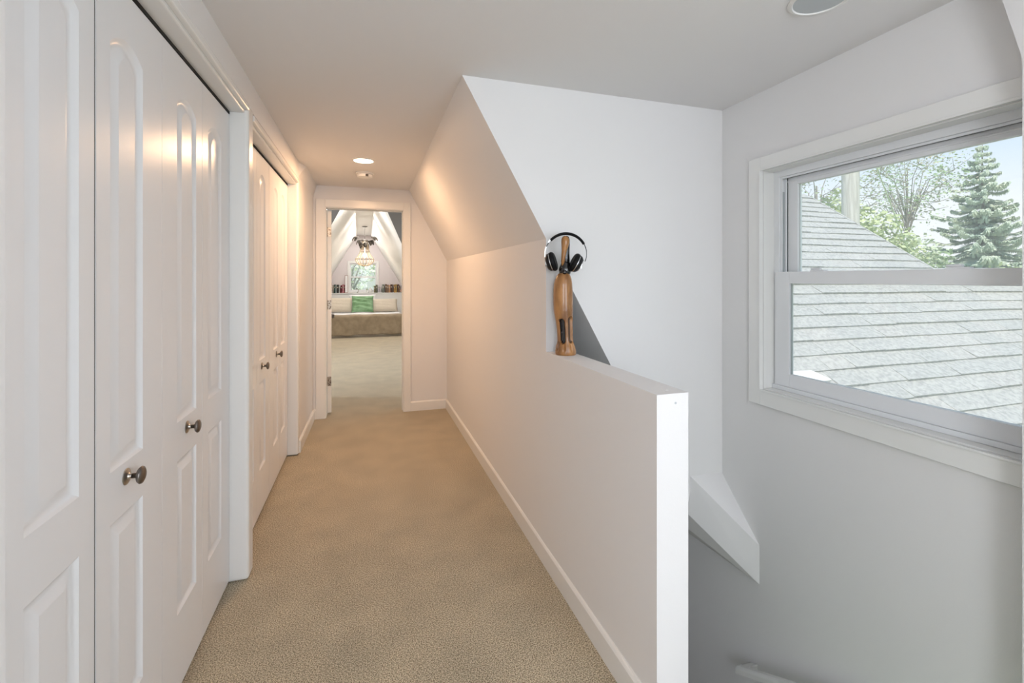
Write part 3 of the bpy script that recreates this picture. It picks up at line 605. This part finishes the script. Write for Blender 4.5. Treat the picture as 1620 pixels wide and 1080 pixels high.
def cloth(name, mat, top, x0, x1, yf, yb, zt, zb, label, cat, wav=0.012, th=0.02, seedk=1, side=True):
    # a cloth over the foot of the bed: top strip, front drop, side drops
    m = MB(); nx, na = 60, 26; rnd = random.Random(seedk); ph = [rnd.uniform(0,6) for _ in range(6)]
    R = []
    for j in range(na+1):
        t = j/na; row = []
        for i in range(nx+1):
            u = i/nx; x = x0+(x1-x0)*u
            L1 = yb-yf; L2 = zt-zb; s_ = t*(L1+L2)
            if s_ < L1-0.04: y = yb-s_; z = zt
            elif s_ < L1+0.04: a = (s_-L1+0.04)/0.08*pi/2; y = yf+0.04-0.04*sin(a); z = zt-0.04+0.04*cos(a)
            else: y = yf; z = zt-(s_-L1)
            fr = max(0, (zt-z)/(zt-zb)); y -= wav*fr*(1+sin(x*11+ph[0])+.6*sin(x*23+ph[1])+.4*sin(x*5+ph[2]+z*4)); z += 0.006*sin(x*7+ph[3])*fr + 0.004*sin(x*13+y*9)
            e = max(0, (abs(u-.5)-.478)/.022)
            if side: z -= e*e*(0.05+0.02*(1-fr)); 
            row.append((x, y, max(z, zb-.01)))
        R.append(row)
    n = nx+1; m.add([p for r in R for p in r], [(j*n+i, j*n+i+1, (j+1)*n+i+1, (j+1)*n+i) for j in range(na) for i in range(nx)])
    ob = m.build(name, mat, None, smooth='all'); so = ob.modifiers.new('t','SOLIDIFY'); so.thickness = th; so.offset = 1
    return tag(ob, label, cat)
cloth('blanket', TAUPE, 0, -1.17, 0.775, 10.945, 11.10, 0.492, 0.055, 'taupe blanket hanging over the foot of the bed', 'blanket')
m = MB(); 
for k in range(150):
    x = -1.15+1.9*k/149; m.tube([(x, 10.93, 0.060),(x+random.uniform(-.006,.006), 10.925, 0.012)], [0.004,0.003], 4)
fr = m.build('fringe', BEIGE, bpy.data.objects['blanket'])
cloth('duvet', LINEN, 0, -1.175, 0.77, 11.13, 11.68, 0.487, 0.44, 'white duvet spread over the mattress', 'duvet', wav=0.0, th=0.012, seedk=4)
def pillow(name, mat, c, w_, h_, t_, tilt, label, cat, rz=0, wrk=0.0, seedk=1):
    m = MB(); nx, ny = 28, 20; rnd = random.Random(seedk); ph = [rnd.uniform(0,6) for _ in range(4)]
    for sgn in (1,-1):
        vs = []
        for j in range(ny+1):
            for i in range(nx+1):
                u, v = 2*i/nx-1, 2*j/ny-1
                th_ = t_*((1-u**4)*(1-v**4))**0.42
                px = u*w_*(1-0.06*(1-abs(v))**1*0 -0.05*(1-v*v)*0+0.0)*(1-0.045*(1-v*v)); pz = v*h_*(1-0.06*(1-u*u))
                dep = sgn*th_ + wrk*(sin(v*13+u*2.2+ph[0])+.6*sin(v*21-u*3+ph[1]))*(1-u**4)*(1-v**4)
                vs.append((px, -dep, pz+h_))
        m.add(vs, [(j*(nx+1)+i, j*(nx+1)+i+1, (j+1)*(nx+1)+i+1, (j+1)*(nx+1)+i) for j in range(ny) for i in range(nx)])
    ob = m.build(name, mat, None, smooth='all'); ob.location = c; ob.rotation_euler = (radians(-tilt), 0, rz)
    return tag(ob, label, cat)
pillow('pillow', BEIGE, (-0.725, 12.10, 0.495), 0.355, 0.200, 0.085, 28, 'cream pillow left of the green cushion', 'pillow', seedk=2, wrk=.002)
pillow('pillow', BEIGE, (0.375, 12.10, 0.490), 0.35, 0.185, 0.085, 30, 'cream pillow right of the green cushion', 'pillow', rz=.02, seedk=3, wrk=.002)
pillow('pillow', LINEN, (-0.15, 12.42, 0.50), 0.33, 0.225, 0.07, 20, 'white pillow peeking over the top of the green cushion', 'pillow', seedk=5)
pillow('cushion', GREEN, (-0.14, 11.88, 0.50), 0.262, 0.225, 0.075, 26, 'square green cushion in the middle of the bed', 'cushion', wrk=.010, seedk=9)

# ---------------------------------------------------------------- books and small things on the ledge
def bx_(px): return -0.967 + (520+px/12.96-522)*0.01615
LZ = 0.955
def book(px0, px1, h_, col, label, lean=0, page=True, y=12.93, d=0.15):
    x0, x1 = bx_(px0), bx_(px1); w_ = x1-x0
    o = empty('book', (x0 if lean >= 0 else x1, y, LZ), label, 'book', 'books on the ledge left of the window' if px0 < 600 else 'books on the ledge right of the window')
    o.rotation_euler = (0, radians(lean), 0); s0 = 0 if lean >= 0 else -w_
    mt = M('book_cover', col, 0.5, noise=(40, tuple(min(1, c*2.0+.02) for c in col), 0.3, 0.5))
    c = min(0.004, w_*.2); m = MB(); m.box(s0, s0+w_, 0, 0.005, 0, h_); m.box(s0, s0+c, 0, d, 0, h_); m.box(s0+w_-c, s0+w_, 0, d, 0, h_); m.build('cover', mt, o)
    m = MB(); m.box(s0+c, s0+w_-c, 0.005, d-0.004, 0.004, h_-0.005); m.build('pages', BEIGE, o)
    m = MB(); m.box(s0+w_*.18, s0+w_*.82, -0.0015, 0.0, h_*.62, h_*.74); m.build('spine_band', BEIGE, o)
K = (0.02, 0.017, 0.016)
book(14, 42, 0.235, (0.09,0.02,0.02), 'dark red book at the far left end of the ledge')
book(46, 72, 0.20, (0.68,0.60,0.58), 'pale book second from the left end of the ledge')
book(74, 93, 0.21, (0.50,0.44,0.36), 'light tan book just left of the leaning black book')
book(96, 118, 0.225, (0.02,0.05,0.045), 'black book leaning right, left of the pale grey one', lean=4)
book(132, 150, 0.215, (0.55,0.66,0.64), 'pale grey green book between two black books')
book(154, 196, 0.220, K, 'thick black book in the left group')
book(198, 216, 0.19, (0.70,0.70,0.66), 'white book right of the thick black one')
book(222, 252, 0.205, (0.14,0.015,0.025), 'dark crimson book beside the pink one', lean=5)
book(268, 296, 0.225, (0.62,0.24,0.27), 'pink book in the left group')
book(304, 322, 0.215, (0.16,0.03,0.035), 'thin wine red book next to the white frame')
book(915, 948, 0.185, (0.16,0.15,0.08), 'olive brown book right beside the window')
book(952, 988, 0.215, (0.12,0.12,0.08), 'dark olive book second from the window')
book(1004, 1034, 0.20, (0.62,0.55,0.58), 'pale mauve book right of the window')
book(1038, 1062, 0.18, (0.66,0.62,0.64), 'short white book next to the grey green book')
book(1090, 1130, 0.225, (0.15,0.17,0.14), 'grey green book standing alone between gaps')
book(1152, 1188, 0.230, (0.11,0.065,0.035), 'dark brown book left of the brown patterned one')
book(1190, 1226, 0.215, (0.20,0.12,0.08), 'brown patterned book in the right group')
book(1228, 1262, 0.205, (0.52,0.30,0.17), 'tan orange book left of the blackish brown one')
book(1266, 1304, 0.225, (0.07,0.025,0.012), 'blackish brown book in the right group')
book(1332, 1364, 0.215, (0.36,0.19,0.05), 'amber brown book left of the yellow one')
book(1367, 1398, 0.225, (0.50,0.32,0.08), 'golden yellow brown book near the right end')
book(1418, 1446, 0.225, (0.16,0.07,0.03), 'dark brown book near the right end of the ledge')
book(1448, 1475, 0.165, (0.22,0.11,0.05), 'short brown book at the right end under the slope')
t = empty('keepsake', (bx_(1492), 12.90, LZ), 'round pinkish ornament in a dark stand at the right end of the ledge', 'ornament')
m = MB(); m.box(-0.045,0.045,0,0.05,0,0.012); m.box(-0.045,-0.035,0,0.05,0.012,0.10); m.box(0.035,0.045,0,0.05,0.012,0.10); m.build('stand', BARK, t, bevel=.002)
m = MB(); m.lathe([(0.0001,-.006),(0.03,-.004),(0.034,.004),(0.034,.012),(0.0001,.016)], (0,0.02,0.052), ax=(0,-1,0), n=24); m.build('disc', M('pink_shell', (0.65,0.42,0.33), .5), t, smooth=True)
t = empty('picture_frame', (bx_(350), 12.93, LZ), 'tall narrow white frame left of the bedroom window', 'picture frame')
m = MB(); X_ = 0.038
for b in ((-X_,-X_+.008,0,.02,0,.47),(X_-.008,X_,0,.02,0,.47),(-X_,X_,0,.02,.462,.47),(-X_,X_,0,.02,0,.012)): m.box(*b)
m.build('frame', M('rose_wood_frame', (0.40,0.22,0.19), .5), t)
m = MB(); m.box(-X_+.008,X_-.008,.006,.012,.012,.462); m.build('mount', LINEN, t)
t = empty('reading_lamp', (bx_(575), 12.90, LZ), 'small dark curved reading lamp on the ledge below the window', 'lamp')
m = MB(); m.lathe([(0.028,0),(0.028,.006),(.006,.010)], n=16); m.build('base', PEWTER, t, smooth=True)
m = MB(); m.tube([(0.0,0,.008),(.018,0,.04),(.022,0,.08),(.010,-.01,.112),(-.012,-.03,.122)], [.008,.009,.009,.008,.006], 8); m.build('arm', HINGE, t, smooth=True)
m = MB(); m.lathe([(.008,0),(.022,.03),(.020,.03),(.006,.002)], (-.012,-.03,.122), ax=(-.7,-.4,-.6), n=14); m.build('shade', HINGE, t, smooth=True)
t = empty('jug', (bx_(840), 12.92, LZ), 'small white jug on the ledge at the window', 'jug')
m = MB(); m.lathe([(.022,0),(.036,.02),(.040,.05),(.030,.085),(.020,.11),(.026,.13),(.023,.13),(.017,.11),(.0001,.10)], n=20); m.build('body', WHITEP, t, smooth=True)
m = MB(); m.tube([(.022,0,.115),(.05,0,.11),(.055,0,.07),(.036,0,.045)], .005, 6); m.build('handle', WHITEP, t, smooth=True)
t = empty('flower_pot', (bx_(770), 12.92, LZ), 'little white flower pot with a green sprig at the window', 'flower pot')
m = MB(); m.lathe([(.022,0),(.032,.05),(.035,.05),(.035,.06),(.03,.06),(.028,.05),(.0001,.048)], n=18); m.build('pot', WHITEP, t, smooth=True)
m = MB()
for k in range(14):
    a = k*2.4; m.add([(0,0,.05),(.02*cos(a)-.006*sin(a),.02*sin(a)+.006*cos(a),.09),(.035*cos(a),.035*sin(a),.10+.004*k),(.02*cos(a)+.006*sin(a),.02*sin(a)-.006*cos(a),.09)], [(0,1,2,3)])
m.build('sprig', LEAF_MID, t)

# ---------------------------------------------------------------- OUTSIDE: ground, roof, pole, trees
m = MB(); m.box(-30, 60, -30, 60, -3.3, -3.2); struct(m, 'ground', LAWN, 'lawn around the house')
RF = empty('shingled_roof', (2.0, 1.0, -0.97+0.714), 'pale grey shingled roof of the lower wing outside the stair window', 'roof')
RO = Vector(RF.location); MP = 0.714; sl = Vector((0,1,MP)).normalized(); nm = Vector((0,-MP,1)).normalized()
RX = 5.88
def onroof(x, y):
    if x <= RX: return Vector((x, y, -0.97+MP*y))
    s_ = x-RX; return Vector((x, y-0.45*s_, -0.97+MP*y))
def shingle(m, x0, x1, y0, y1, t):
    A = [onroof(x,y)-RO for x, y in ((x0,y0),(x1,y0),(x1,y1),(x0,y1))]
    B = [A[0]+nm*t, A[1]+nm*t, A[2]+nm*0.003, A[3]+nm*0.003]
    m.add(A+B, [(0,3,2,1),(4,5,6,7),(0,1,5,4),(1,2,6,5),(2,3,7,6),(3,0,4,7)])
rnd = random.Random(3)
farrow = MB(); meshes = {}
for k in range(-9, 22):
    y = 2.33+0.116*k; x = 1.96 + rnd.uniform(0.1, .3); xs = [1.96, x]
    while x < RX-0.2: x += rnd.uniform(.22,.40); xs.append(min(x, RX))
    xs[-1] = RX
    if k <= 8: xs += [RX+.42, RX+.85, RX+1.3, RX+1.8]
    for i in range(len(xs)-1):
        t = rnd.choice([.015,.018,.021,.024]); dy = rnd.uniform(-.003,.003); gp = 0.0
        if -4 <= k <= 10 and not (xs[i] >= RX+1.2):
            m = MB(); shingle(m, xs[i]+gp, xs[i+1]-gp, y+dy, y+0.125, t); m.build('shingle', SHINGLE[rnd.choice((0,0,1,2))], RF)
        else: shingle(farrow, xs[i]+gp, xs[i+1]-gp, y+dy, y+0.125, t)
o = farrow.build('shingle_courses', SHINGLE[0], RF); o['kind'] = 'stuff'
m = MB()
A = [onroof(x,y)-RO for x, y in ((1.96,1.2),(RX,1.2),(RX,4.80),(1.96,4.80))]; m.loft([a-nm*.001 for a in A], [a-nm*.10 for a in A])
A = [onroof(x,y)-RO for x, y in ((RX,1.2),(RX+1.8,1.2),(RX+1.8,3.33),(RX,3.33))]; m.loft([a-nm*.001 for a in A], [a-nm*.10 for a in A])
m.build('roof_deck', ROOFDK, RF)
m = MB(); A = [Vector((x,y,-0.97+MP*y))-RO for x, y in ((RX-.01,3.34),(RX+.02,3.34),(RX+.02,4.80),(RX-.01,4.80))]; m.loft([a+nm*.016 for a in A], [a-nm*.12 for a in A]); m.build('rake_board', SHINGLE[1], RF)
m = MB(); A = [Vector((x,y,-0.97+MP*y))-RO for x, y in ((2.60,2.24),(2.93,2.255),(2.84,2.33),(2.60,2.335))]; m.loft([a+nm*.028 for a in A], [a for a in A]); m.build('flashing', WHITEP, RF)
m = MB(); m.box(2.1-RO.x, 5.7-RO.x, 1.3-RO.y, 4.5-RO.y, -3.2-RO.z, -0.30-RO.z); m.add([(2.1-RO.x,4.5-RO.y,-.3-RO.z),(5.7-RO.x,4.5-RO.y,-.3-RO.z),(5.7-RO.x,4.5-RO.y,2.1-RO.z),(2.1-RO.x,4.5-RO.y,2.1-RO.z)], [(0,1,2,3)]); m.build('wall', WALL, RF)

t = empty('utility_pole', (10.1, 7.3, -3.2), 'pale weathered pole rising behind the roof', 'pole')
m = MB(); m.tube([(0,0,0),(0,0,5),(0,0,10.5)], [.185,.168,.15], 20); m.build('shaft', POLE, t, smooth=True)
m = MB(); m.box(-.9,.9,-.06,.06,9.6,9.75); m.build('cross_arm', POLE, t)
t2 = empty('guy_wire', (16.5, 8.3, -3.2), 'thin pale cable slanting down to the right of the pole', 'cable')
m = MB(); m.tube([(0,0,0),(-6.3,-.97,8.4)], 0.012, 6); m.build('cable', SILVER, t2)
m = MB(); m.lathe([(0.04,-.02),(0.05,0),(0.03,.05),(.012,.2)], n=10); m.build('anchor', HINGE, t2)

def leaves(m, c, n, spread, size, rnd, flat=0.5, shell=0.0):
    for _ in range(n):
        d = Vector((rnd.gauss(0,1), rnd.gauss(0,1), rnd.gauss(0,1))).normalized() * (rnd.random()**(1/3) if not shell else 1-shell*rnd.random())
        p = Vector((c[0]+d.x*spread[0], c[1]+d.y*spread[1], c[2]+d.z*spread[2]))
        a = Vector((rnd.uniform(-1,1), rnd.uniform(-1,1), rnd.uniform(-flat,flat))).normalized(); b = a.cross(Vector((rnd.uniform(-1,1), rnd.uniform(-1,1), rnd.uniform(-.3,1)))).normalized()
        s_ = size*rnd.uniform(.6,1.3)
        m.add([p-a*s_, p-b*s_*.5, p+a*s_, p+b*s_*.5], [(0,1,2,3)])
def broadleaf(name, x, y, ztop, r, mat, label, n=2600, size=.075, clumps=16, seedk=1, squash=.85, cat='tree', group=None, trunk_r=.12, sparse=False):
    rnd = random.Random(seedk); G = -3.2
    T = empty(name, (x, y, G), label, cat, group); cz = ztop-G-r*squash
    tips = []
    mt = MB(); mt.tube([(0,0,0),(0.1,0.05,cz*.5),(0,0,cz+r*.3)], [trunk_r, trunk_r*.8, trunk_r*.3], 8)
    ml = MB()
    for k in range(clumps):
        a = 2.399*k; h_ = -1+2*(k+.5)/clumps; q = math.sqrt(1-h_*h_); rr = r*rnd.uniform(.55,.82)
        c = (rr*q*cos(a), rr*q*sin(a), cz+rr*h_*squash)
        mt.tube([(0,0,cz*(.75+.1*rnd.random())), (c[0]*.5, c[1]*.5, cz+ (c[2]-cz)*.4), c], [trunk_r*.35, trunk_r*.2, .01], 5)
        if sparse:
            for _ in range(5):
                e2 = (c[0]+rnd.uniform(-.5,.5)*r*.6, c[1]+rnd.uniform(-.5,.5)*r*.6, c[2]+rnd.uniform(-.2,.6)*r*.5); mt.tube([c, e2], [.012,.004], 4)
                leaves(ml, e2, n//clumps//5, (r*.20,)*3, size, rnd)
        else:
            cr = r*rnd.uniform(.32,.48); leaves(ml, c, n//clumps, (cr,cr,cr*.8), size, rnd, shell=.5)
    mt.build('trunk', BARK, T, smooth=True); lo = ml.build('foliage', mat, T); lo['kind'] = 'stuff'
    return T
def conifer(name, x, y, ztop, R0, label, seedk=1, tiers=36, per=15, zlow=-2.6):
    rnd = random.Random(seedk); G = -3.2; T = empty(name, (x, y, G), label, 'tree', 'spruce trees beyond the roof'); Ht = ztop-G
    m = MB(); m.tube([(0,0,0),(0,0,Ht*.6),(0,0,Ht)], [.17,.10,.012], 8); ml = MB()
    for j in range(tiers):
        f = (j+.5)/tiers; z = (zlow-G)+(Ht-(zlow-G))*f; L_ = R0*(1-f)**0.85*rnd.uniform(.85,1.1)+.10
        nb = max(5, int(per*(1-f*.5)))
        for k in range(nb):
            a = rnd.uniform(0,2*pi); L2 = L_*rnd.uniform(.65,1.12); dr = .22*L2
            pts = [Vector((cos(a)*L2*t, sin(a)*L2*t, z-dr*sin(t*2.4)+.10*L2*t*t)) for t in (0,.35,.7,1)]
            m.tube(pts, [.03,.02,.012,.005], 4)
            side = Vector((-sin(a), cos(a), 0)); nq = max(12, int(30*L2)+10)
            for q in range(nq):
                t = (q+rnd.random())/nq; t = t**.75; i = min(2, int(t*3)); p = pts[i].lerp(pts[i+1], t*3-i)
                wd = .34*L2*(1-t)+.07
                for sg in (-1,1):
                    e_ = p+side*sg*wd*rnd.uniform(.35,1)+Vector((cos(a),sin(a),0))*wd*.6+Vector((0,0,-.10*wd-rnd.uniform(0,.09)))
                    up_ = Vector((rnd.uniform(-.035,.035),rnd.uniform(-.035,.035),rnd.uniform(.0,.04))); mid = (p+e_)/2
                    ml.add([p, mid-up_, e_, mid+up_], [(0,1,2,3)]); dn = Vector((0,0,-.09-.06*rnd.random())); ml.add([mid-side*.04, mid+dn, mid+side*.04, mid-dn*.3], [(0,1,2,3)])
    m.build('trunk', BARK, T, smooth=True); lo = ml.build('foliage', LEAF_SPR, T); lo['kind'] = 'stuff'
    return T
conifer('spruce_tree', 24.3, 12.15, 6.95, 3.6, 'tall pointed blue green spruce at the right of the upper pane', 5)
conifer('spruce_tree', 31.5, 13.0, 5.1, 3.3, 'lower spruce behind and right of the tall pointed one', 8, tiers=28)
broadleaf('leafy_tree', 11.7, 9.0, 3.55, 1.1, LEAF_BR, 'yellow green tree top left of the pole', seedk=2)
broadleaf('leafy_tree', 14.3, 9.7, 3.2, 1.2, LEAF_BR, 'yellow green tree right of the pole', seedk=3)
broadleaf('leafy_tree', 17.3, 11.0, 3.0, 1.5, LEAF_MID, 'mid green tree under the slanting cable', seedk=4, n=3200)
broadleaf('leafy_tree', 19.4, 11.9, 6.6, 2.1, LEAF_RUST, 'tall sparse tree with thin twigs above the cable', seedk=5, n=2600, size=.055, clumps=26, sparse=True, trunk_r=.06)
broadleaf('leafy_tree', 13.6, 10.9, 5.0, 1.3, LEAF_RUST, 'bare twiggy tree top at the left of the upper pane', seedk=6, n=420, size=.045, clumps=14, sparse=True, trunk_r=.08)
broadleaf('bush', 17.4, 8.4, 1.9, 1.1, LEAF_BR, 'pale bush low in front of the spruce, left part', seedk=7, cat='bush', n=3000, squash=1.2)
broadleaf('bush', 20.3, 8.5, 2.05, 1.4, LEAF_MID, 'darker bush low in front of the spruce, right part', seedk=8, cat='bush', n=3000, squash=1.2)
broadleaf('bush', 14.9, 8.1, 1.6, 1.0, LEAF_MID, 'small bush just above the roof edge below the cable', seedk=9, cat='bush', n=2400, squash=1.2)
# beyond the bedroom window
broadleaf('leafy_tree', -0.75, 18.5, 3.1, 1.7, LEAF_PALE, 'pale green tree outside the bedroom window, left side', seedk=12, n=1000, size=.08)
broadleaf('leafy_tree', 0.7, 21.0, 3.9, 1.4, LEAF_BR, 'darker tree outside the bedroom window, upper right', seedk=13, n=1000, size=.08)
t = empty('house', (0.9, 24.5, -3.2), 'neighbouring house with olive roof outside the bedroom window', 'building')
m = MB(); m.box(-2.0,4,0,5,0,3.4); m.build('wall', M('olive_siding', (0.42,0.44,0.34), .8), t)
m = MB(); m.loft([(-2.3,-.3,3.4),(-2.3,5.3,3.4),(-2.3,2.5,5.2)], [(4.3,-.3,3.4),(4.3,5.3,3.4),(4.3,2.5,5.2)]); m.build('roof', M('olive_roof', (0.36,0.37,0.30), .9), t)
